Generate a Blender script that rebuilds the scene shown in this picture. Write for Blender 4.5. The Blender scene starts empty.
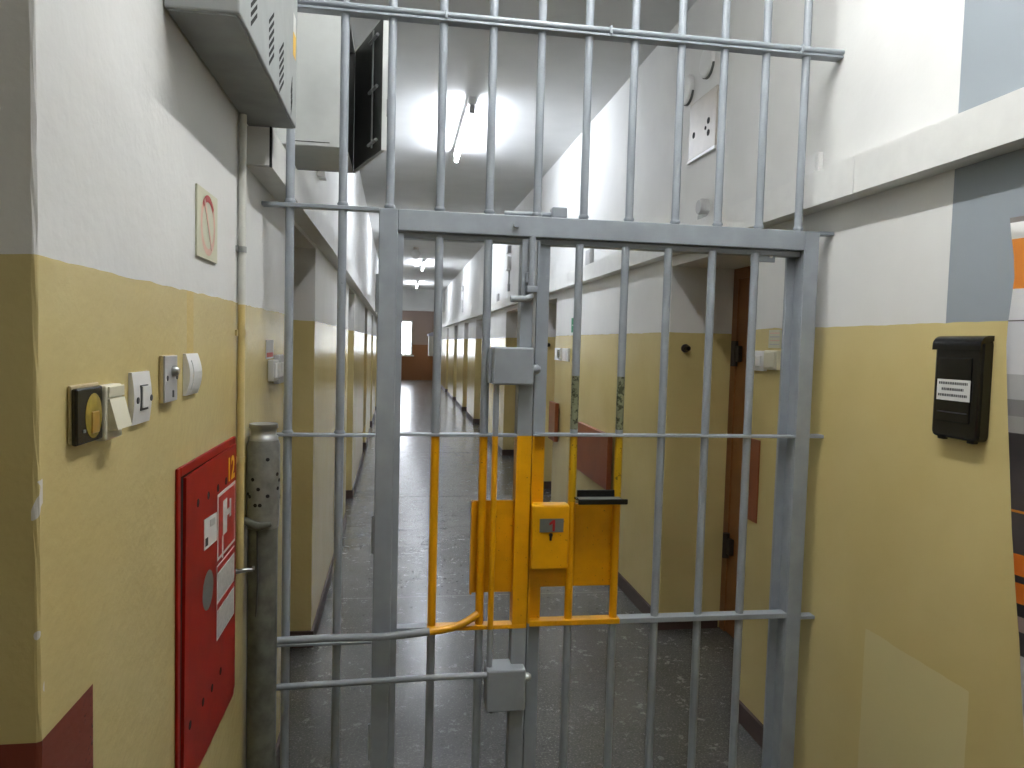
import bpy, bmesh, math, random
from mathutils import Matrix, Vector
random.seed(7)
scn = bpy.context.scene
COL = scn.collection

# ------------------------------------------------------------------ camera
EYE = 1.6
FPX = 730.0
CR = ((0.98810367, -0.01840711, -0.15268372),
      (-0.1513938, 0.0581244, -0.98676313),
      (0.02703811, 0.99813964, 0.05464621))
cam_d = bpy.data.cameras.new('camera')
cam = bpy.data.objects.new('camera', cam_d)
COL.objects.link(cam)
cam_d.sensor_width = 36.0
cam_d.lens = FPX / 1024 * 36
cam_d.clip_start = 0.02
m4 = Matrix(CR).to_4x4()
m4.translation = (0, 0, EYE)
cam.matrix_world = m4
scn.camera = cam

# ------------------------------------------------------------------ world / exposure
w = bpy.data.worlds.new('world')
scn.world = w
w.use_nodes = True
bg = w.node_tree.nodes['Background']
bg.inputs[0].default_value = (0.75, 0.85, 1.0, 1)
bg.inputs[1].default_value = 0.3
vs = scn.view_settings
vs.view_transform = 'Standard'
vs.look = 'None'
vs.gamma = 1
vs.use_curve_mapping = False
vs.exposure = 1.6
TUBE_POWER = 58.0
WINDOW_POWER = 5.0

# pixel -> point on a known plane (walls, gate) ---------------------------------
def ray(px, py):
    return Matrix(CR) @ Vector((px - 512, -(py - 384), -FPX))
def on_x(px, py, X):
    d = ray(px, py); k = X / d.x
    return Vector((X, d.y * k, EYE + d.z * k))
def on_y(px, py, Y):
    d = ray(px, py); k = Y / d.y
    return Vector((d.x * k, Y, EYE + d.z * k))

# ------------------------------------------------------------------ materials
MATS = {}
def lin(c):
    return tuple(((v / 255) / 12.92 if v / 255 <= .04045 else ((v / 255 + .055) / 1.055) ** 2.4) for v in c) + (1,)
class NT:
    def __init__(s, name):
        s.m = bpy.data.materials.new(name); s.m.use_nodes = True
        s.t = s.m.node_tree; s.b = s.t.nodes['Principled BSDF']
        MATS[name] = s.m
    def n(s, typ, **kw):
        o = s.t.nodes.new(typ)
        for k, v in kw.items(): setattr(o, k, v)
        return o
    def l(s, a, b): s.t.links.new(a, b)
    def val(s, sock, v):
        if isinstance(v, (int, float)): sock.default_value = v
        elif isinstance(v, tuple): sock.default_value = v
        else: s.l(v, sock)
    def math(s, op, a, b=0.0):
        o = s.n('ShaderNodeMath', operation=op); s.val(o.inputs[0], a); s.val(o.inputs[1], b); return o.outputs[0]
    def mix(s, f, a, b):
        o = s.n('ShaderNodeMix', data_type='RGBA'); s.val(o.inputs['Factor'], f); s.val(o.inputs['A'], a); s.val(o.inputs['B'], b)
        return o.outputs['Result']
    def noise(s, scale, detail=3.0, vec=None, rough=.5):
        o = s.n('ShaderNodeTexNoise'); o.inputs['Scale'].default_value = scale; o.inputs['Detail'].default_value = detail
        o.inputs['Roughness'].default_value = rough
        if vec is not None: s.l(vec, o.inputs['Vector'])
        return o.outputs['Fac']
    def pos(s):
        g = s.n('ShaderNodeNewGeometry'); x = s.n('ShaderNodeSeparateXYZ'); s.l(g.outputs['Position'], x.inputs[0])
        return g.outputs['Position'], x.outputs
    def ramp(s, f, a, b):
        o = s.n('ShaderNodeMapRange'); s.val(o.inputs[0], f); o.inputs[1].default_value = a; o.inputs[2].default_value = b
        return o.outputs[0]
    def bump(s, h, strength, dist=.01):
        o = s.n('ShaderNodeBump'); o.inputs['Strength'].default_value = strength; o.inputs['Distance'].default_value = dist
        s.l(h, o.inputs['Height']); s.l(o.outputs[0], s.b.inputs['Normal'])
    def band(s, v, lo, hi):
        return s.math('MULTIPLY', s.math('GREATER_THAN', v, lo), s.math('LESS_THAN', v, hi))

def simple(name, c, rough=.5, metal=0.0, var=.08, scale=18., bump=0.0, bscale=60.):
    k = NT(name)
    p, _ = k.pos()
    f = k.noise(scale, 4, p)
    a = lin(c); d = tuple(v * (1 - var * 2) for v in a[:3]) + (1,)
    k.l(k.mix(k.ramp(f, .35, .7), a, d), k.b.inputs['Base Color'])
    k.b.inputs['Roughness'].default_value = rough
    k.b.inputs['Metallic'].default_value = metal
    if bump: k.bump(k.noise(bscale, 3, p), bump, .004)
    return k.m
def emis(name, c, s):
    k = NT(name); k.b.inputs['Base Color'].default_value = lin(c)
    k.b.inputs['Emission Color'].default_value = lin(c); k.b.inputs['Emission Strength'].default_value = s
    return k.m

PAINT_Z = 1.69
def wall_paint(name, mode):
    k = NT(name)
    p, x = k.pos()
    big = k.noise(2.2, 4, p); fine = k.noise(55, 4, p)
    wob = k.math('MULTIPLY', k.math('SUBTRACT', k.noise(9, 2, p), .5), .012)
    up = k.math('GREATER_THAN', k.math('ADD', x[2], wob), PAINT_Z)
    ochre = k.mix(k.ramp(big, .3, .7), lin((208, 192, 136)), lin((199, 181, 122)))
    white = k.mix(k.ramp(big, .3, .7), lin((226, 226, 223)), lin((214, 214, 211)))
    if mode == 'right':
        g = k.math('LESS_THAN', x[1], 1.815)
        white = k.mix(g, white, lin((142, 150, 156)))
        pt = k.math('MULTIPLY', k.band(k.math('ADD', x[1], k.math('MULTIPLY', wob, .6)), 1.655, 2.085), k.math('LESS_THAN', k.math('ADD', x[2], wob), .725))
        ochre = k.mix(pt, ochre, lin((208, 196, 144)))
    if mode == 'left':
        r = k.math('MULTIPLY', k.math('LESS_THAN', x[1], 1.109), k.math('LESS_THAN', x[2], 1.093))
        ochre = k.mix(r, ochre, lin((122, 58, 44)))
        # brighter retouched streak above the rounded switch
        st = k.math('MULTIPLY', k.band(x[1], 1.575, 1.625), k.band(x[2], 1.55, 1.69))
        ochre = k.mix(k.math('MULTIPLY', st, .8), ochre, lin((208, 184, 112)))
        # chipped plaster along the outside corner
        ch = k.math('MULTIPLY', k.math('MULTIPLY', k.math('LESS_THAN', x[1], .964), k.math('GREATER_THAN', x[0], -.438)), k.math('GREATER_THAN', k.noise(19, 2, p), .655))
        ochre = k.mix(ch, ochre, lin((215, 212, 205)))
    col = k.mix(up, ochre, white)
    k.l(col, k.b.inputs['Base Color'])
    ro = k.n('ShaderNodeMix'); k.l(up, ro.inputs[0]); ro.inputs[2].default_value = .24; ro.inputs[3].default_value = .65
    k.l(ro.outputs[0], k.b.inputs['Roughness'])
    h = k.math('ADD', k.math('MULTIPLY', fine, .5), k.math('MULTIPLY', k.noise(12, 3, p), 1.0))
    k.bump(h, .12 if mode != 'left' else .25, .008)
    return k.m
wall_paint('wall_plain', 'plain'); wall_paint('wall_right', 'right'); wall_paint('wall_left', 'left')

def floor_mat():
    k = NT('floor')
    p, x = k.pos()
    n1 = k.noise(1.6, 5, p, .65); n2 = k.noise(120, 3, p); n3 = k.noise(9, 5, p, .7); n4 = k.noise(38, 4, p, .7)
    c = k.mix(k.ramp(n1, .3, .7), lin((96, 96, 94)), lin((78, 78, 75)))
    c = k.mix(k.math('MULTIPLY', k.ramp(n2, .54, .68), .6), c, lin((140, 139, 132)))
    c = k.mix(k.math('MULTIPLY', k.ramp(n4, .44, .32), .5), c, lin((46, 46, 44)))
    wav = k.math('MULTIPLY', k.math('SUBTRACT', k.noise(5, 3, p), .5), .02)
    seam = k.math('LESS_THAN', k.math('ABSOLUTE', k.math('SUBTRACT', k.math('MODULO', k.math('ADD', k.math('ADD', x[1], wav), 1.47), 3.0), .006)), .007)
    c = k.mix(k.math('MULTIPLY', seam, .5), c, lin((150, 150, 145)))
    k.l(c, k.b.inputs['Base Color'])
    r = k.math('ADD', k.math('ADD', k.math('MULTIPLY', n4, .14), k.math('MULTIPLY', n3, .16)), .10)
    k.l(r, k.b.inputs['Roughness'])
    h = k.math('ADD', k.math('MULTIPLY', n4, .14), k.math('ADD', k.noise(6, 3, p), k.math('MULTIPLY', n3, .4)))
    k.bump(h, .2, .01)
    return k.m
floor_mat()
simple('ceiling', (214, 215, 214), .8, var=.04, scale=3)
simple('white_beam', (205, 206, 204), .7, var=.03, scale=3)
def end_mat():
    k = NT('end_wall'); p, x = k.pos()
    up = k.math('GREATER_THAN', x[2], 1.47)
    k.l(k.mix(up, lin((134, 88, 52)), lin((150, 132, 126))), k.b.inputs['Base Color']); k.b.inputs['Roughness'].default_value = .4
end_mat()
simple('skirting', (74, 56, 50), .45)
def gate_paint(name, c, worn=0.0, wornc=(60, 62, 40), rough=.38):
    k = NT(name); p, x = k.pos()
    f = k.noise(14, 4, p); n = k.noise(95 if worn < .1 else 60, 5, p, .7)
    a = lin(c); d = tuple(v * .86 for v in a[:3]) + (1,)
    col = k.mix(k.ramp(f, .35, .7), a, d)
    chip = k.ramp(n, .70 - worn, .74 - worn)
    col = k.mix(chip, col, lin(wornc))
    k.l(col, k.b.inputs['Base Color'])
    k.b.inputs['Roughness'].default_value = rough
    k.bump(k.noise(30, 3, p), .1, .003)
    return k.m
gate_paint('grey_paint', (150, 157, 164), 0.0, (90, 92, 92))
gate_paint('yellow_paint', (232, 166, 2), .045, (60, 40, 14))
gate_paint('worn_yellow', (205, 164, 20), .10, (52, 48, 24))
gate_paint('worn_green', (126, 130, 104), .19, (54, 58, 34))
simple('light_steel', (200, 204, 206), .3, .6)
simple('trunking', (222, 222, 218), .45, var=.03)
simple('cabinet_grey', (160, 164, 162), .45, var=.06)
simple('cabinet_under', (148, 151, 150), .55, var=.12, scale=9)
simple('cabinet_white', (214, 217, 214), .5, var=.03)
simple('cabinet_inside', (96, 98, 96), .6)
simple('black_slot', (18, 18, 18), .8)
simple('white_plastic', (224, 224, 222), .35, var=.02)
simple('cream_plastic', (220, 216, 192), .35, var=.03)
simple('grey_plastic', (176, 176, 176), .4, var=.03)
simple('beige_plastic', (200, 182, 138), .45)
simple('black_plastic', (20, 20, 19), .22, var=.05)
simple('yellow_lens', (158, 138, 58), .25, var=.15, scale=60)
simple('amber_lens', (178, 140, 62), .3, var=.1, scale=60)
simple('fire_red', (150, 24, 10), .45, var=.1); MATS['fire_red'].node_tree.nodes['Principled BSDF'].inputs['Specular IOR Level'].default_value = .25
simple('sign_red', (186, 40, 30), .35, var=.03)
simple('paper_white', (214, 214, 210), .6, var=.03, scale=40)
simple('paper_grey', (190, 190, 186), .6, var=.1, scale=90)
simple('card_cream', (204, 204, 178), .5, var=.04)
simple('ring_red', (214, 96, 84), .5, var=.15, scale=25)
simple('ring_faded', (222, 180, 160), .5, var=.1, scale=25)
simple('decal_yellow', (230, 180, 20), .4, var=.05)
simple('ink', (62, 62, 64), .6, var=.1)
simple('red_ink', (170, 30, 30), .5, var=.1)
simple('tag_grey', (120, 124, 118), .4, .2)
simple('pipe_grey', (104, 105, 96), .5, var=.25, scale=22, bump=.5, bscale=26)
simple('pipe_sleeve', (132, 133, 128), .4, .25, var=.2, scale=30, bump=.5, bscale=40)
simple('conduit_ochre', (204, 184, 124), .4)
simple('conduit_white', (212, 212, 204), .45)
simple('zinc', (170, 172, 170), .35, .8)
simple('brown_board', (136, 70, 34), .4, var=.1, scale=8)
simple('door_wood', (140, 90, 46), .4, var=.15, scale=7)
simple('iron_dark', (44, 34, 28), .5)
simple('sign_green', (32, 140, 92), .45)
simple('lilac', (196, 198, 220), .5)
simple('fixture_white', (220, 220, 218), .45)
simple('beige_metal', (188, 180, 168), .4, 0, var=.05)
simple('pvc_frame', (232, 232, 230), .4)
emis('tube_cool', (238, 244, 255), TUBE_POWER)
emis('tube_neutral', (250, 251, 251), TUBE_POWER * 1.12)
emis('tube_fill', (252, 249, 242), TUBE_POWER * .32)
emis('window_glow', (240, 246, 255), WINDOW_POWER)
def poster_mat():
    k = NT('poster_print'); p, x = k.pos(); z = x[2]
    col = lin((70, 62, 60))
    n = k.noise(7, 4, p)
    c0 = k.mix(k.ramp(n, .35, .65), lin((78, 70, 70)), lin((44, 40, 44)))
    for lo, hi, c in [(1.925, 2.2, (112, 106, 100)), (1.885, 1.925, (226, 224, 218)), (1.765, 1.885, (232, 140, 42)),
                      (1.69, 1.765, (226, 226, 226)), (1.56, 1.687, (214, 214, 216)), (1.50, 1.56, (176, 176, 176)),
                      (1.46, 1.5, (128, 126, 124)), (1.42, 1.46, (158, 156, 152)),
                      (1.232, 1.238, (224, 138, 40)), (1.085, 1.135, (224, 116, 28)), (1.02, 1.068, (224, 116, 28)), (0.955, .99, (170, 150, 146)),
                      (.4, .9, (205, 200, 196))]:
        c0 = k.mix(k.band(k.math('ADD', z, k.math('MULTIPLY', x[1], 0.0)), lo, hi), c0, lin(c))
    k.l(c0, k.b.inputs['Base Color']); k.b.inputs['Roughness'].default_value = .35
poster_mat()

# ------------------------------------------------------------------ mesh builder
class MB:
    def __init__(s): s.v = []; s.f = []; s.mi = []; s.cur = 0; s.smooth = []
    def mat(s, i): s.cur = i; return s
    def _add(s, vs, fs, sm=False):
        o = len(s.v); s.v += [tuple(v) for v in vs]
        for f in fs: s.f.append(tuple(o + i for i in f)); s.mi.append(s.cur); s.smooth.append(sm)
    def box(s, x0, x1, y0, y1, z0, z1, b=0.0):
        if x0 > x1: x0, x1 = x1, x0
        if y0 > y1: y0, y1 = y1, y0
        if z0 > z1: z0, z1 = z1, z0
        if b:
            b = min(b, (x1 - x0) * .45, (y1 - y0) * .45, (z1 - z0) * .45)
            bm = bmesh.new(); bmesh.ops.create_cube(bm, size=1)
            for v in bm.verts:
                v.co = (x0 + (v.co.x + .5) * (x1 - x0), y0 + (v.co.y + .5) * (y1 - y0), z0 + (v.co.z + .5) * (z1 - z0))
            bmesh.ops.bevel(bm, geom=list(bm.edges), offset=b, segments=2, affect='EDGES', profile=.5)
            s.bm(bm); return s
        vs = [(x, y, z) for z in (z0, z1) for y in (y0, y1) for x in (x0, x1)]
        s._add(vs, [(0, 2, 3, 1), (4, 5, 7, 6), (0, 1, 5, 4), (2, 6, 7, 3), (0, 4, 6, 2), (1, 3, 7, 5)]); return s
    def bm(s, bm, sm=False):
        bm.verts.index_update()
        s._add([v.co.copy() for v in bm.verts], [[v.index for v in f.verts] for f in bm.faces], sm); bm.free()
    def tube(s, pts, r, n=10, cap=True):
        pts = [Vector(p) for p in pts]
        rs = r if isinstance(r, (list, tuple)) else [r] * len(pts)
        rings = []; ref = None
        for i, p in enumerate(pts):
            a = pts[i] - pts[i - 1] if i else pts[1] - pts[0]
            c = pts[i + 1] - pts[i] if i < len(pts) - 1 else a
            t = (a.normalized() + c.normalized())
            t = t.normalized() if t.length > 1e-6 else a.normalized()
            if ref is None:
                ref = Vector((0, 0, 1)) if abs(t.z) < .9 else Vector((1, 0, 0))
            u = (ref - t * ref.dot(t)).normalized(); wv = t.cross(u); ref = u
            rings.append([p + (u * math.cos(2 * math.pi * k / n) + wv * math.sin(2 * math.pi * k / n)) * rs[i] for k in range(n)])
        vs = [q for rg in rings for q in rg]
        fs = []
        for i in range(len(pts) - 1):
            for k in range(n):
                k2 = (k + 1) % n
                fs.append((i * n + k, i * n + k2, (i + 1) * n + k2, (i + 1) * n + k))
        s._add(vs, fs, True)
        if cap:
            L = len(pts) - 1
            s._add(rings[0], [tuple(range(n))[::-1]]); s._add(rings[L], [tuple(range(n))])
        return s
    def prism(s, poly, axis, a, b):
        """poly: 2-D outline extruded along axis from a to b."""
        def mk(p, h):
            return {'x': (h, p[0], p[1]), 'y': (p[0], h, p[1]), 'z': (p[0], p[1], h)}[axis]
        n = len(poly)
        vs = [mk(p, a) for p in poly] + [mk(p, b) for p in poly]
        s._add(vs, [tuple(range(n)), tuple(range(n, 2 * n))[::-1]] + [(i, i + n, (i + 1) % n + n, (i + 1) % n) for i in range(n)]); return s
    def quad(s, *v): s._add(v, [tuple(range(len(v)))]); return s
    def ring(s, c, u, wv, ru, rw, k, n=32, thick=None):
        """flat elliptical ring in plane (u,w); k = inner/outer ratio"""
        c = Vector(c); u = Vector(u); wv = Vector(wv); vs = []; fs = []
        for i in range(n):
            a = 2 * math.pi * i / n
            d = u * math.cos(a) * ru + wv * math.sin(a) * rw
            vs += [c + d, c + d * k]
        for i in range(n):
            j = (i + 1) % n
            fs.append((2 * i, 2 * j, 2 * j + 1, 2 * i + 1))
        s._add(vs, fs); return s
    def build(s, name, mats, parent=None, fix=True):
        me = bpy.data.meshes.new(name)
        off = parent_loc(parent) if parent else Vector((0, 0, 0))
        me.from_pydata([Vector(v) - off for v in s.v], [], s.f)
        if isinstance(mats, str): mats = [mats]
        for m in mats: me.materials.append(MATS[m])
        me.polygons.foreach_set('material_index', s.mi)
        me.polygons.foreach_set('use_smooth', s.smooth)
        if fix:
            bm = bmesh.new(); bm.from_mesh(me); bmesh.ops.recalc_face_normals(bm, faces=bm.faces); bm.to_mesh(me); bm.free()
        o = bpy.data.objects.new(name, me); COL.objects.link(o)
        if parent: o.parent = parent
        return o
def parent_loc(p):
    L = Vector((0, 0, 0))
    while p: L += p.location; p = p.parent
    return L
def thing(name, label, cat, loc, group=None):
    o = bpy.data.objects.new(name, None); COL.objects.link(o); o.location = loc
    o.empty_display_size = .05
    return tag(o, label, cat, group)
def tag(o, label, cat, group=None):
    o['label'] = label; o['category'] = cat
    if group: o['group'] = group
    return o
def struct(o, label=None, cat=None):
    o['kind'] = 'structure'
    if label: o['label'] = label
    if cat: o['category'] = cat
    return o
def B(*a, **k): return MB().box(*a, **k)

def text(name, s, size, mat, parent, origin, u, v, depth=.0006, align='CENTER', bold=0.0):
    """lettering whose baseline runs along u, upright along v (world)"""
    cu = bpy.data.curves.new(name, 'FONT'); cu.body = s; cu.size = size; cu.extrude = depth; cu.align_x = align; cu.align_y = 'CENTER'
    cu.resolution_u = 3; cu.offset = bold
    o = bpy.data.objects.new(name, cu); COL.objects.link(o)
    bpy.context.view_layer.update()
    me = bpy.data.meshes.new_from_object(o.evaluated_get(bpy.context.evaluated_depsgraph_get()))
    bpy.data.objects.remove(o)
    u = Vector(u); v = Vector(v); nrm = u.cross(v); off = parent_loc(parent)
    for vert in me.vertices:
        c = vert.co.copy(); vert.co = Vector(origin) + u * c.x + v * c.y + nrm * c.z - off
    me.materials.clear(); me.materials.append(MATS[mat])
    t = bpy.data.objects.new(name, me); COL.objects.link(t); t.parent = parent
    return t

# ------------------------------------------------------------------ the setting
XR = 1.486; ZC = 3.40; YEND = 30.5; CORNER = .952; G = 2.363
def XL(y):
    if y <= 4: return -.43
    if y <= 14: return -.43 - .007 * (y - 4)
    return -.50 - .003 * (y - 14)
NICHE_TOP = 2.055; ND = .395
NR = [(2.955, 3.9), (6.92, 7.9), (9.2, 10.3), (13.4, 14.5), (16.1, 17.2), (19.2, 20.3), (22.6, 23.7)]
NL = [(2.9, 3.83), (6.5, 7.45), (10.0, 10.95), (12.9, 13.9), (16.0, 17.0), (19.2, 20.2), (22.6, 23.6)]

struct(B(-3.0, 2.4, -3.0, YEND + .3, -.12, 0).build('floor', 'floor'), 'dark grey speckled glossy corridor floor', 'floor')
struct(B(-3.0, 2.4, -3.0, YEND + .3, ZC, ZC + .12).build('ceiling', 'ceiling'), 'white corridor ceiling', 'ceiling')

def wall(side, niches, y0, mat, name, label):
    mb = MB(); sg = 1 if side == 'R' else -1
    fx = (lambda y: XR) if side == 'R' else XL
    edges = [y0] + [e for n in niches for e in n] + [YEND]
    for i in range(0, len(edges), 2):
        a, b = edges[i], edges[i + 1]
        ys = [a] + [q for q in (4.0, 14.0) if a < q < b] + [b]
        for c, d in zip(ys, ys[1:]):
            mb.prism([(fx(c), c), (fx(d), d), (fx(d) + sg * .6, d), (fx(c) + sg * .6, c)], 'z', 0, ZC)
    for a, b in niches:                      # wall above and behind every niche
        mb.prism([(fx(a), a), (fx(b), b), (fx(b) + sg * .6, b), (fx(a) + sg * .6, a)], 'z', NICHE_TOP, ZC)
        mb.box(fx(a) + sg * ND, fx(a) + sg * .6, a, b, 0, NICHE_TOP)
    return struct(mb.build(name, mat), label, 'wall')
wall('R', NR, -3.0, 'wall_right', 'wall_right', 'right wall, white over ochre with a blue-grey field')
wl = wall('L', NL, CORNER + .006, 'wall_left', 'wall_left', 'left wall, rough white plaster over ochre paint')
# uneven outside corner of the left wall and the wall that turns away from it
mb = MB(); nz = 90; ring = []
for i in range(nz + 1):
    z = ZC * i / nz
    j = lambda s: random.uniform(-1, 1) * s
    ring.append([(XL(0), CORNER + .006, z), (XL(0) + j(.0008), CORNER + .004, z), (XL(0) - .002 + j(.0012), CORNER + .0015 + j(.001), z), (XL(0) - .005 + j(.001), CORNER, z), (XL(0) - .6, CORNER, z), (-3.0, CORNER, z), (-3.0, CORNER + .006, z)])
vs = [p for r in ring for p in r]; fs = []
for i in range(nz):
    for k in range(7): fs.append((i * 7 + k, i * 7 + (k + 1) % 7, (i + 1) * 7 + (k + 1) % 7, (i + 1) * 7 + k))
mb._add(vs, fs); struct(mb.build('wall_front', 'wall_left'), 'shaded wall turning away at the left corner', 'wall')
struct(B(-3.0, 2.4, -3.15, -3.0, 0, ZC).build('wall_back', 'wall_plain'), 'wall behind the viewer', 'wall')
struct(B(-3.15, -3.0, -3.0, 1.1, 0, ZC).build('wall_side', 'wall_plain'), 'far wall of the lobby', 'wall')

# end wall with its window opening
we = MB()
wx0, wx1, wz0, wz1 = -.35, .5, 1.03, 2.45
we.box(-.9, wx0, YEND, YEND + .3, 0, ZC); we.box(wx1, 2.1, YEND, YEND + .3, 0, ZC)
we.box(wx0, wx1, YEND, YEND + .3, 0, wz0); we.box(wx0, wx1, YEND, YEND + .3, wz1, ZC)
struct(we.build('wall_end', 'end_wall'), 'brown end wall with a bright window', 'wall')
win = bpy.data.objects.new('window_1', None); COL.objects.link(win); win.location = (.1, YEND, wz0)
struct(win, 'bright white framed window at the far end of the corridor', 'window')
m = MB(); fw = .06
m.box(wx0, wx0 + fw, YEND - .02, YEND + .1, wz0, wz1); m.box(wx1 - fw, wx1, YEND - .02, YEND + .1, wz0, wz1)
m.box(wx0 + fw, wx1 - fw, YEND - .02, YEND + .1, wz1 - fw, wz1); m.box(wx0 + fw, wx1 - fw, YEND - .02, YEND + .1, wz0, wz0 + fw)
m.build('window_frame', 'pvc_frame', win)
B(wx0 + fw, wx1 - fw, YEND + .05, YEND + .06, wz0 + fw, wz1 - fw).build('pane', 'window_glow', win)
B(wx0 - .05, wx1 + .08, YEND - .14, YEND, wz0 - .05, wz0, b=.006).build('window_sill', 'pvc_frame', win)
struct(B(XL(26), XR, 25.4, 25.7, 2.66, ZC).build('trim_1', 'white_beam'), 'white beam crossing the ceiling near the corridor end', 'beam')

# skirting boards
def skirting(side, niches, y0, name):
    mb = MB(); sg = 1 if side == 'R' else -1
    fx = (lambda y: XR) if side == 'R' else XL
    t = .014; h = .085
    edges = [y0] + [e for n in niches for e in n] + [YEND]
    for i in range(0, len(edges), 2):
        a, b = edges[i], edges[i + 1]
        e = t if i else 0
        mb.prism([(fx(a), a - e), (fx(b), b), (fx(b) - sg * t, b), (fx(a) - sg * t, a - e)], 'z', 0.0005, h)
    for a, b in niches:
        mb.box(fx(b), fx(b) + sg * (ND - .045), b - t, b, 0.0005, h)
    return struct(mb.build(name, 'skirting'), 'dark brown skirting board', 'skirting')
skirting('R', NR, G + .15, 'baseboard_right')
skirting('L', NL, G + .15, 'baseboard_left')

# doors at the back of the niches
dn = 0
for side, niches in (('R', NR), ('L', NL)):
    sg = 1 if side == 'R' else -1
    for (a, b) in niches:
        dn += 1
        fx = (XR if side == 'R' else XL(a)) + sg * ND
        d = bpy.data.objects.new('door_%d' % dn, None); COL.objects.link(d); d.location = (fx, (a + b) / 2, 0)
        struct(d, 'brown wooden cell door set back in a niche', 'door')
        f = MB(); p = .03
        f.box(fx - sg * p, fx, a, a + .06, 0, NICHE_TOP - .002); f.box(fx - sg * p, fx, b - .06, b, 0, NICHE_TOP - .002)
        f.box(fx - sg * p, fx, a + .06, b - .06, NICHE_TOP - .06, NICHE_TOP - .002)
        f.build('door_frame', 'door_wood', d)
        B(fx - sg * .022, fx, a + .06, b - .06, .005, NICHE_TOP - .06).build('door_leaf', 'door_wood', d)
        for hz in (.5, 1.58):
            h = MB(); h.tube([(fx - sg * .045, b - .075, hz - .07), (fx - sg * .045, b - .075, hz + .07)], .02, 8)
            h.box(fx - sg * .05, fx - sg * .021, b - .13, b - .06, hz - .045, hz + .045, b=.006)
            h.build('hinge', 'iron_dark', d)

# ------------------------------------------------------------------ ceiling lights
def light(y0, y1, label, x=.49, glow='tube_cool'):
    t = thing('fluorescent_light', label, 'ceiling light', (x, (y0 + y1) / 2, ZC), 'bare tube lights on the corridor ceiling')
    B(x - .03, x + .03, y0 - .02, y1 + .02, ZC - .055, ZC - .0005, b=.008).build('batten', 'fixture_white', t)
    for y in (y0, y1):
        B(x - .02, x + .02, y - .012, y + .012, ZC - .12, ZC - .056, b=.005).build('lamp_holder', 'grey_plastic', t)
    MB().tube([(x, y0 + .013, ZC - .1), (x, y1 - .013, ZC - .1)], .014, 10).build('tube', glow, t)
light(.7, 2.2, 'bare fluorescent tube light above the near side of the gate', .53, 'tube_neutral')
light(-2.4, -.9, 'unseen fill tube light added in the lobby behind the viewer', -1.0, 'tube_fill')  # added fill tube out of view, lightens the corner wall and gate
light(5.45, 6.95, 'bare fluorescent tube light on the ceiling, nearest behind the bars')
light(10.75, 12.25, 'second bare tube light along the ceiling behind the gate top rail')
light(16.2, 17.7, 'third bare tube light along the corridor ceiling')
light(22.0, 23.5, 'farthest bare tube light, before the white beam')
p = on_y(415, 249, 14.2)
gl = thing('globe_lamp', 'round pale globe on the ceiling between two tube lights', 'globe lamp', (.27, 14.2, ZC))
MB().tube([(.27, 14.2, ZC - .045 - .09 * (1 - math.cos(math.pi * i / 10))) for i in range(11)], [max(.004, .09 * math.sin(math.pi * i / 10)) for i in range(11)], 18).build('globe', 'white_plastic', gl)
MB().tube([(.27, 14.2, ZC - .0005), (.27, 14.2, ZC - .05)], .05, 16).build('base', 'beige_metal', gl)

# ------------------------------------------------------------------ cable trunking
def trunking(name, label, segs, side, z0, z1, P):
    sg = 1 if side == 'R' else -1
    fx = (lambda y: XR) if side == 'R' else XL
    t = thing(name, label, 'trunking', (fx(segs[0]), segs[0], z0))
    for a, b in zip(segs, segs[1:]):
        m = MB()
        m.prism([(fx(a) - sg * .0005, a + .0015), (fx(b) - sg * .0005, b - .0015), (fx(b) - sg * P, b - .0015), (fx(a) - sg * P, a + .0015)], 'z', z0, z1)
        m.build('cover', 'trunking', t)
    return t
trunking('cable_trunking', 'white cable trunking running along the right wall above eye height', [-3.0, .3, 2.165, 4.2, 6.2, 8.2, 10.2, 14, 18, 22, 25.35], 'R', 2.108, 2.226, .07)
tl = trunking('cable_trunking', 'white cable trunking along the left wall, open end under the grey cabinet', [2.14, 4.0, 6.0, 8.0, 10.0, 14.0, 18, 22, 25.35], 'L', 2.072, 2.18, .07)
m = MB(); m.box(-.4305 + .001, -.366, 2.128, 2.1405, 2.074, 2.178); m.build('end_cap', 'trunking', tl)
B(-.366, -.3605, 2.128, 2.141, 2.072, 2.18).build('open_gap', 'black_slot', tl)

# ------------------------------------------------------------------ barred partition
R_BAR = .0136; BY = G + .022
GRP = 'grey_paint'
part = thing('barred_partition', 'grey steel barred partition closing off the corridor, with gate frame', 'barred partition', (.53, G, 0))
def bar(parent, x, segs, mats, name='bar', y=BY, r=R_BAR, collars=(), dx=0.0):
    m = MB(); n = len(segs)
    for (z0, z1, mi) in segs:
        m.mat(mi).tube([(x, y, z0), (x, y, z1)], r, 12, cap=True)
    for (zc, mi) in collars:
        m.mat(mi).tube([(x, y, zc - .007), (x, y, zc), (x, y, zc + .007)], [r * 1.05, r * 1.35, r * 1.05], 12, cap=False)
    return m.build(name, mats, parent)
for x in (-.347, -.186):
    bar(part, x, [(.001, ZC - .001, 0)], GRP, collars=[(2.026, 0), (1.303, 0)])
for x in (-.040, .119, .279, .437, .594, .750, .912, 1.064, 1.214, 1.360):
    bar(part, x, [(2.017, ZC - .001, 0)], GRP, collars=[(2.026, 0)])
m = MB(); m.box(-.36, XR, G - .002, G + .040, 2.609, 2.617, b=.002); m.tube([(-.36, G + .004, 2.629), (XR, G + .004, 2.629)], .0095, 10)
m.build('top_rail', GRP, part)
for x in (.66, .125, 1.33):
    B(x - .004, x + .004, G - .010, G + .01, 2.614, 2.641, b=.002).build('weld_clip', GRP, part)
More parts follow.
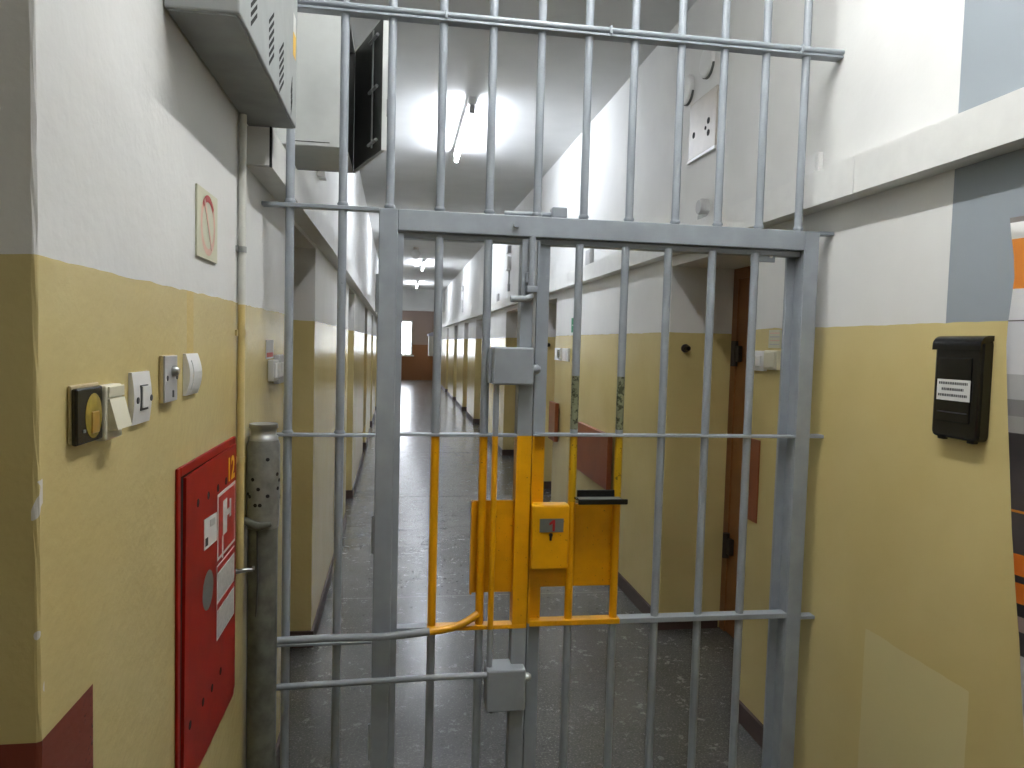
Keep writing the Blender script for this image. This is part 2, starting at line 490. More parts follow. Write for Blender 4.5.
def flat(parent, x0, x1, z, mats, segs=None, name='rail', t=.0045, d=.019, y=BY):
    m = MB()
    for (a, b, mi) in (segs or [(x0, x1, 0)]): m.mat(mi).box(a, b, y - d, y + d, z - t, z + t, b=.0018)
    return m.build(name, mats, parent)
flat(part, -.43, -.072, 2.013, GRP, t=.006)
flat(part, -.415, -.072, 1.294, GRP)
flat(part, -.415, -.072, .616, GRP)
for z in (2.013, 1.303, .652):
    flat(part, 1.430, XR, z, GRP, t=.006)
D = .072
B(-.0720, -.0135, G, G + D, .001, 2.017, b=.003).build('frame_post', GRP, part)
rp = MB(); rp.box(1.376, 1.430, G, G + .012, .001, 2.017, b=.002); rp.box(1.376, 1.388, G + .012, G + D, .001, 2.017, b=.002); rp.box(1.345, 1.378, G + D - .014, G + D, .001, 1.95, b=.002)
rp.build('frame_post', 'grey_paint', part)
B(-.0135, 1.376, G, G + D, 1.950, 2.017, b=.003).build('lintel', GRP, part)
m = MB(); m.tube([(.365, G - .012, 1.985), (.365, G + .002, 1.985)], .010, 8); m.build('bolt_head', GRP, part)
m = MB(); m.box(.485, .535, G + .005, G + .05, 2.017, 2.052, b=.004); m.build('latch_box', GRP, part)
m = MB(); m.tube([(.33, G + .03, 2.027), (.50, G + .03, 2.030)], .008, 8); m.build('latch_rod', GRP, part)
m = MB(); m.box(1.195, 1.285, G + .030, G + .036, 1.908, 1.949, b=.002)
m.build('corner_bracket', 'grey_paint', part)
m = MB(); m.tube([(1.268, G + .026, 1.928), (1.268, G + .0305, 1.928)], .006, 10); m.build('bolt_hole', 'white_plastic', part)

# ---------------- left leaf
YM = ['grey_paint', 'yellow_paint', 'worn_green', 'worn_yellow', 'grey_paint']
lf = thing('gate_leaf', 'narrow left gate leaf with yellow middle section and two grey lock boxes', 'gate', (.2, G, 0), 'leaves of the double barred gate')
ZM = 1.298; ZL = .655
for x in (.120, .279):
    bar(lf, x, [(.06, ZL, 0), (ZL, ZM, 1), (ZM, 1.935, 0)], YM)
m = MB()
for (a, b, mi) in ((.05, ZL, 0), (ZL, ZM, 1), (ZM, 1.94, 0)):
    m.mat(mi).box(.388, .437, G + .002, G + .014, a, b); m.box(.425, .437, G + .014, G + .062, a, b); m.box(.388, .400, G + .014, G + .062, a, b)
m.build('meeting_stile', YM, lf)
m = MB()
for (a, b, mi) in ((.05, ZL, 0), (ZL, ZM, 1), (ZM, 1.94, 0)):
    m.mat(mi).box(-.0133, .006, G + .006, G + .05, a, b)
m.build('hinge_stile', ['grey_paint', 'grey_paint'], lf)
flat(lf, .006, .388, ZM, GRP)
flat(lf, .022, .388, ZL, YM, [(.006, .105, 0), (.105, .437, 1)], t=.007, d=.021)
flat(lf, .002, .437, .055, GRP)
B(-.0125, .437, G + .022, G + .066, 1.930, 1.9485, b=.002).build('rail', 'grey_paint', lf)
m = MB(); m.box(.245, .388, G + .040, G + .046, .762, 1.075); m.box(.245, .251, G + .02, G + .0455, .762, 1.075); m.build('steel_plate', 'yellow_paint', lf)
def lockbox(x0, x1, z0, z1, name, parent, mat, y0=-.045, y1=.05):
    m = MB(); m.box(x0, x1, G + y0, G + y1, z0, z1, b=.006)
    return m.build(name, mat, parent)
lk = lockbox(.296, .430, 1.468, 1.590, 'lock_box', lf, 'grey_paint')
m = MB(); m.box(.284, .2962, G - .02, G + .05, 1.472, 1.585); m.build('backing', 'grey_paint', lk)
m = MB(); m.tube([(.4305, G - .022, 1.520), (.444, G - .022, 1.520), (.455, G - .022, 1.520)], [.014, .016, .008], 12); m.build('knob', 'grey_paint', lk)
lk2 = lockbox(.302, .432, .386, .527, 'lock_box', lf, 'grey_paint')
m = MB(); m.tube([(.4325, G - .022, .492), (.444, G - .022, .492), (.453, G - .022, .492)], [.012, .015, .008], 12); m.build('knob', 'light_steel', lk2)
m = MB(); m.tube([(.322, G - .018, .374), (.322, G - .018, .387)], .007, 8); m.build('bolt', 'iron_dark', lk2)
bar(lf, .3135, [(.527, ZL, 0), (ZL, ZM, 1), (ZM, 1.468, 0)], YM, 'bolt_rod', y=G - .008, r=.0098)
# drop bolt with bent handle at the top
m = MB(); m.tube([(.419, G - .013, 1.95), (.419, G - .013, 1.772), (.417, G - .015, 1.757), (.408, G - .018, 1.750), (.398, G - .02, 1.747), (.350, G - .022, 1.745)], .011, 10)
m.build('drop_bolt', 'grey_paint', lf)
m = MB(); m.box(.402, .437, G - .027, G + .003, 1.768, 1.790, b=.003); m.build('bolt_guide', 'grey_paint', lf)
m = MB(); m.box(.428, .436, G - .008, G + .003, 1.59, 1.94); m.build('edge_strip', 'light_steel', lf)
m = MB(); m.box(.400, .412, G - .012, G + .003, 1.80, 1.835, b=.003); m.build('stop_lug', 'grey_paint', lf)
# actuating pipes that come in from the left wall
m = MB()
m.mat(0).tube([(-.385, G - .028, .646), (-.2, G - .028, .650), (-.05, G - .030, .648), (.03, G - .03, .653), (.112, G - .028, .660)], .0125, 10)
m.mat(1).tube([(.112, G - .028, .660), (.15, G - .025, .663), (.19, G - .02, .668), (.222, G - .013, .677), (.248, G - .003, .688), (.272, G + .008, .700)], .0125, 10)
m.build('lever_pipe', YM, lf)
m = MB(); m.tube([(-.385, G - .03, .497), (-.1, G - .03, .503), (.1, G - .03, .507), (.303, G - .03, .508)], .0105, 10); m.build('lever_pipe', 'grey_paint', lf)
for z in (1.75, .97, .28):
    m = MB(); m.tube([(-.0735, G + .012, z - .06), (-.0735, G + .012, z + .06)], .007, 10); m.build('hinge', 'grey_paint', lf)

# ---------------- right leaf
rf = thing('gate_leaf', 'wide right gate leaf with yellow numbered lock box and black tray', 'gate', (.9, G, 0), 'leaves of the double barred gate')
m = MB()
for (a, b, mi) in ((.05, ZL + .008, 0), (ZL + .008, ZM, 1), (ZM, 1.94, 0)):
    m.mat(mi).box(.4405, .487, G + .030, G + .070, a, b); m.box(.4405, .447, G + .002, G + .0295, a, b)
m.build('meeting_stile', ['grey_paint', 'yellow_paint'], rf)
Zr = .662
for x in (.584, .742):
    bar(rf, x, [(.06, Zr, 0), (Zr, 1.075, 1), (1.075, ZM, 3), (ZM, 1.32, 0), (1.32, 1.50, 2), (1.50, 1.935, 0)], YM)
for x in (.892, 1.050, 1.206):
    bar(rf, x, [(.06, 1.935, 0)], YM)
flat(rf, .447, 1.378, ZM + .003, GRP)
flat(rf, .447, 1.378, Zr, YM, [(.447, .762, 1), (.762, 1.376, 0)], t=.009, d=.021)
flat(rf, .4405, 1.376, .055, GRP)
B(.4405, 1.376, G + .022, G + .066, 1.930, 1.9485, b=.002).build('rail', 'grey_paint', rf)
m = MB(); m.box(.487, .742, G + .040, G + .046, .776, 1.062); m.build('steel_plate', 'yellow_paint', rf)
lb = lockbox(.4405, .566, .856, 1.072, 'lock_box', rf, 'yellow_paint', -.03, .028)
tg = B(.466, .546, G - .0322, G - .0305, .983, 1.028).build('number_tag', 'tag_grey', lb)
m = MB(); nx, nz_ = .507, 1.005
m.prism([(nx + .002, nz_ - .019), (nx + .010, nz_ - .019), (nx + .010, nz_ + .019), (nx + .003, nz_ + .019), (nx - .009, nz_ + .009), (nx - .009, nz_ + .001), (nx + .002, nz_ + .007)], 'y', G - .0330, G - .0321); m.build('numeral', 'red_ink', lb)
m = MB(); m.tube([(.504, G - .034, .974), (.504, G - .0303, .974)], .0065, 10); m.box(.5005, .5075, G - .0335, G - .0303, .955, .972); m.build('keyhole', 'iron_dark', lb)
# black tray
tr = MB(); zt = 1.092
tr.box(.588, .748, G - .065, G + .008, zt - .005, zt, b=.002)
tr.box(.584, .752, G - .072, G - .0645, zt - .010, zt + .008, b=.003); tr.box(.598, .728, G + .002, G + .010, zt, zt + .024, b=.002)
tr.build('tray', ['black_plastic'], rf)
B(.596, .742, G - .063, G + .000, zt + .0003, zt + .0018).build('tray_mat', 'tag_grey', rf)

# ------------------------------------------------------------------ left wall, near side
WX = -.43
# ventilated grey cabinet
vb = thing('ventilated_cabinet', 'grey metal ventilated cabinet hung high on the left wall before the bars', 'cabinet', (WX, 1.8, 2.19))
y0, y1, z0, z1, xo = 1.420, 2.150, 2.182, 2.95, -.298
m = MB(); m.mat(0).box(WX + .0005, xo, y0, y1, z0 + .003, z1, b=.004)
m.mat(1).box(WX + .006, xo - .006, y0 + .008, y1 - .008, z0, z0 + .004)
m.build('body', ['cabinet_grey', 'cabinet_under'], vb)
for (px, py0, py1, cnt, wd) in [(254, -30, 24, 6, .06), (271.5, 14, 63, 6, .06), (281.5, 44, 90, 6, .06), (291.5, 82, 110, 5, .022)]:
    for i in range(cnt):
        q = on_x(px, py0 + (py1 - py0) * (i + .5) / cnt, xo)
        sl = MB(); h = .0045
        sl.prism([(q.y - wd / 2, q.z - .021 - h), (q.y + wd / 2, q.z + .021 - h), (q.y + wd / 2, q.z + .021 + h), (q.y - wd / 2, q.z - .021 + h)], 'x', xo - .001, xo + .0006); sl.build('vent_slot', 'black_slot', vb)
B(xo - .001, xo + .0008, 2.075, 2.118, 2.36, 2.42).build('warning_sticker', 'decal_yellow', vb)
B(xo - .001, xo + .0008, 2.075, 2.118, 2.422, 2.47).build('sticker', 'paper_white', vb)

# safety card
p0 = on_x(195, 185, WX); p1 = on_x(215, 206, WX)
cy0, cy1 = 1.632, 1.803; cz1, cz0 = 1.918, 1.768
card = thing('sign_card', 'small faded card with a red ring on the left white wall', 'sign', (WX, (cy0 + cy1) / 2, cz0))
B(WX + .0005, WX + .005, cy0, cy1, cz0, cz1, b=.001).build('card', 'card_cream', card)
cc = (WX + .0056, (cy0 + cy1) / 2, (cz0 + cz1) / 2)
MB().ring(cc, (0, 1, 0), (0, 0, 1), .062, .066, .77).build('ring', 'ring_faded', card)
m = MB(); n = 10; vs = []; fs = []
for i in range(n + 1):
    a = math.radians(40 + 100 * i / n)
    for k in (1, .78): vs.append((cc[0] + .0004, cc[1] + .062 * k * math.cos(a), cc[2] + .066 * k * math.sin(a)))
for i in range(n): fs.append((2 * i, 2 * i + 2, 2 * i + 3, 2 * i + 1))
m._add(vs, fs); m.build('ring_top', 'sign_red', card)
m = MB(); m.prism([(cc[1] - .035, cc[2] + .05), (cc[1] - .027, cc[2] + .056), (cc[1] + .035, cc[2] - .045), (cc[1] + .027, cc[2] - .052)], 'x', cc[0], cc[0] + .0006); m.build('slash', 'ring_faded', card)

# switches (wall X = WX, facing +X)
def empty_on(name, label, cat, y, z, group=None, X=WX): return thing(name, label, cat, (X, y, z), group)
GS = 'switches in a row on the left ochre wall'
# black bell push with yellow lens
def span(px0, px1, py0, py1, d):
    """y and z extents of a face standing d off the left wall, from its outline"""
    a = on_x(px0, py0, WX + d); b = on_x(px0, py1, WX + d); c = on_x(px1, py0, WX + d)
    return a.y, c.y, b.z, a.z
s = empty_on('bell_push', 'black square bell push with oval yellow lens on the left wall', 'bell push', 1.095, 1.48, GS)
d = .013; y0, y1, z0, z1 = span(77, 103, 389, 447, d)
B(WX + .0005, WX + .005, y0 + .001, y1 + .008, z0 + .002, z1 + .004, b=.002).build('back_plate', 'beige_plastic', s)
B(WX + .005, WX + d, y0, y1, z0, z1, b=.003).build('body', 'black_plastic', s)
def disc(mb, x, cy, cz, ry, rz, dome, n=24):
    vs = [(x + dome, cy, cz)]; fs = []
    for k, f in enumerate((.55, .85, 1.0)):
        for i in range(n):
            a = 2 * math.pi * i / n
            vs.append((x + dome * (1 - f * f), cy + ry * f * math.cos(a), cz + rz * f * math.sin(a)))
    for i in range(n):
        j = (i + 1) % n
        fs.append((0, 1 + i, 1 + j))
        for k in range(2): fs.append((1 + k * n + i, 1 + (k + 1) * n + i, 1 + (k + 1) * n + j, 1 + k * n + j))
    mb._add(vs, fs, True); return mb
bell_y1 = y1; cy = y0 + (y1 - y0) * .62; cz = (z0 + z1) / 2 - .002
disc(MB(), WX + d + .0004, cy, cz, (y1 - y0) * .33, (z1 - z0) * .41, .002).build('lens', 'yellow_lens', s)
B(WX + d + .001, WX + d + .0035, cy - .012, cy + .012, cz - .024, cz + .006, b=.001).build('button', 'amber_lens', s)
B(WX + d, WX + d + .0018, y0 + .018, y0 + .023, z0 + .016, z0 + .02).build('screw', 'zinc', s)
# cream rocker
s = empty_on('light_switch', 'cream single rocker light switch beside the black bell push', 'switch', 1.19, 1.48, GS)
d = .016; y0, y1, z0, z1 = span(104, 122.5, 386, 442, d)
y0 = max(y0, bell_y1 + .002)
B(WX + .0005, WX + d, y0, y1, z0, z1, b=.003).build('box', 'cream_plastic', s)
m = MB(); m.prism([(WX + d, z0 + .014), (WX + d + .014, z0 + .016), (WX + d + .003, z1 - .02), (WX + d, z1 - .02)], 'y', y0 + .006, y1 + .0); m.build('rocker', 'cream_plastic', s)
B(WX + d, WX + d + .003, y0 + .006, y1, z1 - .018, z1 - .002, b=.001).build('cover_strip', 'cream_plastic', s)
# white rounded plate
def roundplate(y0, y1, z0, z1, x0, base, bulge, n=12):
    poly = [(x0, z0)] + [(x0 + base + bulge * math.sin(math.pi * i / n), z0 + (z1 - z0) * i / n) for i in range(n + 1)] + [(x0, z1)]
    m = MB(); m.prism(poly, 'y', y0, y1); return m
s = empty_on('light_switch', 'white curved switch plate with small key slot, third from the corner', 'switch', 1.305, 1.49, GS)
d = .009; y0, y1, z0, z1 = span(134, 151.5, 373, 426, d)
roundplate(y0, y1, z0, z1, WX + .0005, .005, .004).build('plate', 'white_plastic', s)
cy = y0 + (y1 - y0) * .56; cz = (z0 + z1) / 2; X = WX + .0092
B(X - .001, X + .0008, cy - .018, cy + .018, cz - .021, cz + .021).build('slot_frame', 'ink', s)
B(X, X + .003, cy - .013, cy + .016, cz - .017, cz + .019, b=.001).build('key_cover', 'white_plastic', s)
for y in (cy - .031, cy + .034):
    m = MB(); m.tube([(X - .003, y, cz - .003), (X + .0015, y, cz - .003)], .0055, 10); m.build('screw', 'ink', s)
# grey socket
s = empty_on('wall_socket', 'grey faced socket with beige box on the left wall', 'socket', 1.46, 1.51, GS)
d = .011; y0, y1, z0, z1 = span(165, 177.5, 356, 403, d)
B(WX + .0005, WX + d - .003, y0 - .002, y1 + .001, z0 - .002, z1 + .001, b=.003).build('box', 'beige_plastic', s)
B(WX + d - .003, WX + d, y0, y1, z0, z1, b=.0012).build('face', 'grey_plastic', s)
cy = y0 + (y1 - y0) * .62; cz = z0 + (z1 - z0) * .66; X = WX + d
m = MB(); m.tube([(X, cy, cz), (X + .006, cy, cz), (X + .011, cy, cz)], [.010, .010, .006], 12); m.build('key_knob', 'zinc', s)
for y in (cy - .032, cy + .026):
    m = MB(); m.tube([(X - .0005, y, cz - .012), (X + .001, y, cz - .012)], .005, 10); m.build('screw', 'ink', s)
B(X - .0005, X + .001, cy - .002, cy + .006, z0 + .007, z0 + .02).build('slot', 'ink', s)
# white rounded rocker
s = empty_on('light_switch', 'white rounded rocker switch nearest the pipes on the left wall', 'switch', 1.62, 1.51, GS)
d = .014; y0, y1, z0, z1 = span(190, 202, 354, 396, d)
roundplate(y0, y1, z0, z1, WX + .0005, .005, .009).build('plate', 'white_plastic', s)
m = MB(); n = 8; H = z1 - z0; poly = [(WX + .0055 + .009 * math.sin(math.pi * (.12 + .72 * i / n)), z0 + H * (.12 + .72 * i / n)) for i in range(n + 1)]
poly2 = [(x + .002, z) for x, z in poly][::-1]; m.prism(poly + poly2, 'y', y0 + (y1 - y0) * .25, y0 + (y1 - y0) * .88); m.build('rocker', 'white_plastic', s)

# conduit
cd = thing('conduit', 'thin pipe on the left wall painted white above and ochre below', 'conduit', (WX + .0125, 2.035, .98))
m = MB(); m.mat(0).tube([(WX + .0125, 2.035, .975), (WX + .0125, 2.035, 1.685)], .010, 10); m.mat(1).tube([(WX + .0125, 2.035, 1.685), (WX + .0125, 2.035, 2.181)], .010, 10)
m.build('pipe', ['conduit_ochre', 'conduit_white'], cd)
for z, mt in ((1.61, 'conduit_ochre'), (1.27, 'conduit_ochre'), (1.83, 'zinc')):
    m = MB(); m.tube([(WX + .0125, 2.035, z - .008), (WX + .0125, 2.035, z + .008)], .012, 10); m.box(WX + .0005, WX + .006, 2.014, 2.056, z - .008, z + .008); m.build('clip', mt, cd)
m = MB(); m.tube([(WX + .001, 2.033, .965), (WX + .03, 2.04, .967), (WX + .045, 2.046, .965)], [.008, .006, .004], 8); m.tube([(WX + .045, 2.046, .965), (WX + .046, 2.046, .975)], .004, 6); m.build('hook', 'zinc', cd)

# riser pipe
rx, ry = -.384, 2.180
rp = thing('riser_pipe', 'thick grey riser pipe with perforated metal sleeve beside the gate', 'pipe', (rx, ry, 0))
MB().tube([(rx, ry, .001), (rx, ry, .5), (rx, ry, 1.075)], .0425, 20).build('pipe', 'pipe_grey', rp)
MB().tube([(rx, ry, 1.05), (rx, ry, 1.075), (rx, ry, 1.10), (rx, ry, 1.29), (rx, ry, 1.305)], [.0435, .046, .0465, .0465, .042], 22).build('sleeve', 'pipe_sleeve', rp)
MB().tube([(rx, ry, 1.300), (rx, ry, 1.315), (rx, ry, 1.318), (rx, ry, 1.337), (rx, ry, 1.340), (rx, ry, 1.352)], [.041, .041, .036, .036, .0405, .0395], 20).build('neck', 'zinc', rp)
for i in range(12):
    a = math.radians(random.uniform(-150, 20)); z = random.uniform(1.12, 1.28)
    c = Vector((rx + .0462 * math.cos(a), ry + .0462 * math.sin(a), z)); d = Vector((math.cos(a), math.sin(a), 0))
    MB().tube([c - d * .002, c + d * .0008], .0056, 8).build('hole', 'black_slot', rp)
m = MB(); m.tube([(rx - .047, ry - .025, 1.075), (rx + .0, ry - .052, 1.062), (rx + .03, ry - .045, 1.07)], [.012, .013, .008], 8); m.build('clamp', 'pipe_grey', rp)
m = MB(); m.tube([(rx - .01, ry - .0435, .80), (rx - .005, ry - .0455, .90), (rx - .008, ry - .046, 1.05)], .0022, 6); m.build('wire', 'ink', rp)

# fire hydrant cabinet
fy0, fy1, fz0, fz1 = 1.497, 2.004, .640, 1.338
fc = thing('hydrant_cabinet', 'red fire hydrant cabinet with white stickers recessed in the left wall', 'cabinet', (WX, 1.77, fz0))
m = MB(); t = .02; xf = WX + .006
m.box(WX + .0005, xf, fy0, fy0 + t, fz0, fz1, b=.002); m.box(WX + .0005, xf, fy1 - t, fy1, fz0, fz1, b=.002)
m.box(WX + .0005, xf, fy0 + t, fy1 - t, fz1 - t, fz1, b=.002); m.box(WX + .0005, xf, fy0 + t, fy1 - t, fz0, fz0 + t, b=.002)
m.build('frame', 'fire_red', fc)
B(WX + .0005, WX + .0025, fy0 + t, fy1 - t, fz0 + t, fz1 - t).build('recess', 'black_slot', fc)
xd = WX + .009
dr = MB(); A = (fy0 + .040, fz1 - .026)
dr.prism([(fy0 + .030, fz0 + .022), (fy1 - .006, fz0 + .022), (fy1 - .006, fz1 - .020), (fy0 + .046, fz1 - .026)], 'x', WX + .003, xd)
door = dr.build('cabinet_door', 'fire_red', fc)
for i in range(4):
    for (px, py) in ([(198, 503), (208.5, 495.5), (218, 488), (226, 481)][i], [(190, 725), (203, 702), (212, 688), (220.5, 671)][i]):
        q = on_x(px, py, xd)
        MB().tube([(xd - .001, q.y, q.z), (xd + .0006, q.y, q.z)], .0095, 10).build('vent_hole', 'black_slot', door)
q = on_x(208, 590, xd)
disc(MB(), xd + .0003, q.y, q.z, .048, .045, .001).build('viewing_glass', 'tag_grey', door)
def decal(px, X, mat, name, parent, e=.0009):
    pts = [on_x(a, b, X) for a, b in px]
    m = MB(); m.prism([(p.y, p.z) for p in pts], 'x', X - .0008, X + e); return m.build(name, mat, parent)
def yz(X, y0, y1, z0, z1, mat, name, parent, e=.0009):
    return B(X - .0008, X + e, y0, y1, z0, z1).build(name, mat, parent)
a = on_x(217.5, 495, xd); b = on_x(234, 480, xd); c = on_x(218.5, 560, xd)
sy0, sy1, sz1 = a.y, 1.985, a.z
sz0 = on_x(217.5, 561, xd).z
sg = yz(xd, sy0, sy1, sz0, sz1, 'paper_white', 'hydrant_sign', door)
yz(xd + .001, sy0 + .008, sy1 - .008, sz0 + .008, sz1 - .008, 'sign_red', 'sign_field', sg, .0006)
cx = (sy0 + sy1) / 2; czn = (sz0 + sz1) / 2
m = MB(); X = xd + .0012
m.box(X, X + .0012, cx - .045, cx - .004, czn - .03, czn + .055); m.box(X, X + .0012, cx - .052, cx - .042, czn - .085, czn - .03)
m.box(X, X + .0012, cx - .004, cx + .028, czn + .01, czn + .025); m.box(X, X + .0012, cx + .024, cx + .04, czn + .0, czn + .045)
m.build('pictogram', 'paper_white', sg)
i0 = on_x(216.5, 567, xd).z; i1 = on_x(216, 646, xd).z
ins = yz(xd, sy0 - .003, sy1 - .006, i1 + .01, i0 - .0, 'paper_white', 'instruction_sheet', door)
hh = (i0 - i1 - .01) / 2
for k in range(2):
    yz(xd + .001, sy0 + .004, sy1 - .013, i1 + .014 + k * hh, i1 + .014 + k * hh + hh * .72, 'paper_grey', 'print_block', ins, .0005)
    yz(xd + .001, sy0 - .001, sy1 - .009, i1 + .013 + k * hh + hh * .78, i1 + .012 + k * hh + hh * .95, 'sign_red', 'print_band', ins, .0005)
decal([(204, 520), (216.5, 512), (216.5, 540), (204, 551)], xd, 'paper_white', 'sticker', door)
decal([(205.5, 539), (208, 537), (208, 545), (205.5, 547)], xd + .001, 'ink', 'sticker_mark', door, .0005)
decal([(210, 520), (215, 517), (215, 524), (210, 527)], xd + .001, 'paper_grey', 'sticker_mark', door, .0005)
text('lettering', '12', .082, 'decal_yellow', door, (xd + .001, 1.935, on_x(230, 470, xd).z), (0, 1, 0), (0, 0, 1), .0004, bold=.002)

# switch and card just beyond the bars on the left wall
s = empty_on('notice_card', 'tiny printed card above a switch behind the left bars', 'card', 2.51, 1.55)
yz(WX + .001, 2.465, 2.60, 1.530, 1.592, 'paper_white', 'card', s)
yz(WX + .002, 2.475, 2.59, 1.535, 1.55, 'ring_red', 'printed_line', s, .0003)
s = empty_on('light_switch', 'white switch on the left wall just behind the bars', 'switch', 2.57, 1.45)
B(WX + .0005, WX + .02, 2.50, 2.60, 1.455, 1.525, b=.003).build('box', 'white_plastic', s)
B(WX + .02, WX + .03, 2.515, 2.585, 1.465, 1.515, b=.003).build('rocker', 'white_plastic', s)
s = empty_on('wall_socket', 'grey socket behind the left bars beside the white switch', 'socket', 2.66, 1.46)
B(WX + .0005, WX + .02, 2.615, 2.715, 1.44, 1.54, b=.003).build('box', 'grey_plastic', s)
B(WX + .02, WX + .024, 2.64, 2.69, 1.465, 1.515, b=.002).build('face', 'white_plastic', s)

# open distribution cabinet behind the bars
oc = thing('distribution_cabinet', 'pale grey wall cabinet behind the bars with its door ajar', 'cabinet', (WX, 2.8, 2.256))
cx0, cx1, ya, yb, za, zb = WX + .0005, -.195, 2.605, 2.985, 2.256, 2.728
m = MB(); th = .012
m.box(cx0, cx1, ya, ya + th, za, zb, b=.002); m.mat(1).box(cx0, cx1 + .001, yb - .004, yb, za, zb); m.mat(0)
m.box(cx0, cx1, ya + th, yb - th, za, za + th); m.box(cx0, cx1, ya + th, yb - th, zb - th, zb)
m.build('body', ['cabinet_white', 'cabinet_inside'], oc)
B(cx0, cx0 + .01, ya + th, yb - th, za + th, zb - th).build('back', 'cabinet_inside', oc)
B(cx0 + .02, cx0 + .12, ya + .06, yb - .06, za + .06, zb - .08, b=.004).build('equipment', 'black_slot', oc)
B(-.38, -.25, ya - .001, ya + .002, za + .012, za + .0145).build('seam', 'black_slot', oc)
hx, hy = -.1955, 2.981; fx_, fy_ = -.066, 2.60
u = Vector((fx_ - hx, fy_ - hy, 0)).normalized(); nrm = Vector((-u.y, u.x, 0))      # nrm points into the corridor
if nrm.x < 0: nrm = -nrm
L = math.hypot(fx_ - hx, fy_ - hy)
m = MB(); h0 = Vector((hx, hy, 0))
def dquad(s0, s1, o0, o1, z0, z1, mi):
    m.mat(mi).prism([tuple((h0 + u * s0 + nrm * o0)[:2]), tuple((h0 + u * s1 + nrm * o0)[:2]), tuple((h0 + u * s1 + nrm * o1)[:2]), tuple((h0 + u * s0 + nrm * o1)[:2])], 'z', z0, z1)
dquad(0, L, .002, .010, za, zb, 0); dquad(.01, L - .012, 0, .002, za + .01, zb - .01, 1); dquad(L - .004, L, -.010, .002, za, zb, 0)
cdoor = m.build('cabinet_door', ['cabinet_white', 'cabinet_inside'], oc)
m = MB(); q = h0 + u * (L * .72) - nrm * .012
m.tube([(q.x, q.y, za + .03), (q.x, q.y, zb - .03)], .0035, 8); m.build('latch_rod', 'zinc', cdoor)
for z in (za + .05, zb - .06, (za + zb) / 2):
    m = MB(); q1 = h0 + u * (L * .60) - nrm * .01; q2 = h0 + u * (L * .84) - nrm * .01
    m.tube([(q1.x, q1.y, z), (q2.x, q2.y, z)], .006, 8); m.build('rod_guide', 'grey_plastic', cdoor)
B(-.060, -.052, 2.600, 2.612, 2.37, 2.43, b=.002).build('door_lock', 'black_plastic', cdoor)

# small fittings along the left wall above the trunking
for (y, z, lab) in ((3.9, 2.42, 'small white junction box high on the left wall behind the first bars'), (5.6, 2.55, 'small pale conduit box farther along the left wall above the trunking')):
    s = thing('junction_box', lab, 'junction box', (XL(y), y, z), 'small boxes on the left wall')
    B(XL(y - .05) + .0005, XL(y) + .04, y - .05, y + .05, z, z + .09, b=.004).build('box', 'white_plastic', s)
    MB().tube([(XL(y) + .012, y, z + .09), (XL(y) + .012, y, z + .55)], .009, 8).build('conduit', 'grey_plastic', s)

# ------------------------------------------------------------------ right wall, near side
mb_ = thing('letter_box', 'black plastic letter box with white paper label on the ochre wall', 'letter box', (XR, 1.69, 1.385))
P0 = XR - .0005; depth = .032; yb0, yb1, zb0, zb1 = on_x(980, 390, XR - .032).y, on_x(933, 390, XR - .032).y, 1.380, 1.648
bm = bmesh.new(); bmesh.ops.create_cube(bm, size=1)
for v in bm.verts: v.co = (P0 - depth / 2 + v.co.x * depth, (yb0 + yb1) / 2 + v.co.y * (yb1 - yb0), (zb0 + zb1) / 2 + v.co.z * (zb1 - zb0))
ed = [e for e in bm.edges if abs(e.verts[0].co.x - e.verts[1].co.x) > .01]
bmesh.ops.bevel(bm, geom=ed, offset=.018, segments=4, affect='EDGES', profile=.5)
ed = [e for e in bm.edges if all(v.co.x < P0 - depth + .001 for v in e.verts)]
bmesh.ops.bevel(bm, geom=ed, offset=.008, segments=2, affect='EDGES', profile=.5)
m = MB(); m.bm(bm); m.build('body', 'black_plastic', mb_)
xf = P0 - depth
m = MB(); n = 8
poly = [(P0, zb1 + .006)] + [(xf + .020 - .026 * math.sin(math.pi / 2 * i / n), zb1 - .020 + .026 * math.cos(math.pi / 2 * i / n)) for i in range(n + 1)] + [(xf - .006, zb1 - .032), (xf - .001, zb1 - .032), (xf - .001, zb1 - .016), (P0, zb1 - .008)]
m.prism(poly, 'y', yb0 - .001, yb1 + .004); m.build('lid', 'black_plastic', mb_)
m = MB(); m.box(xf - .003, xf + .001, yb0 + .03, yb1 - .02, 1.425, 1.595, b=.0012); m.build('front_panel', 'black_plastic', mb_)
m = MB(); m.box(xf - .0042, xf - .0028, yb0 + .035, yb1 - .025, 1.449, 1.452); m.build('groove', 'ink', mb_)
L0 = on_x(971, 395, xf).y; L1 = on_x(938, 395, xf).y; Lz0 = on_x(938, 399, xf).z; Lz1 = on_x(938, 378.5, xf).z
lab = B(xf - .0045, xf - .0029, L0, L1, Lz0, Lz1).build('paper_label', 'paper_white', mb_)
for zc, ya_, yb_ in ((Lz1 - .010, L0 + .008, L1 - .007), (Lz1 - .026, L0 + .021, L1 - .018), (Lz1 - .042, L0 + .008, L1 - .006)):
    m = MB(); y = yb_
    while y > ya_:
        wd = random.uniform(.004, .007)
        m.box(xf - .0050, xf - .0044, max(y - wd, ya_), y, zc - .0035, zc + .0035); y -= wd + .0022
    m.build('printed_line', 'ink', lab)
for y in (yb0 + .03, yb1 - .03):
    B(P0 - .026, P0 - .010, y - .012, y + .012, zb0 - .006, zb0 + .004, b=.003).build('foot', 'black_plastic', mb_)

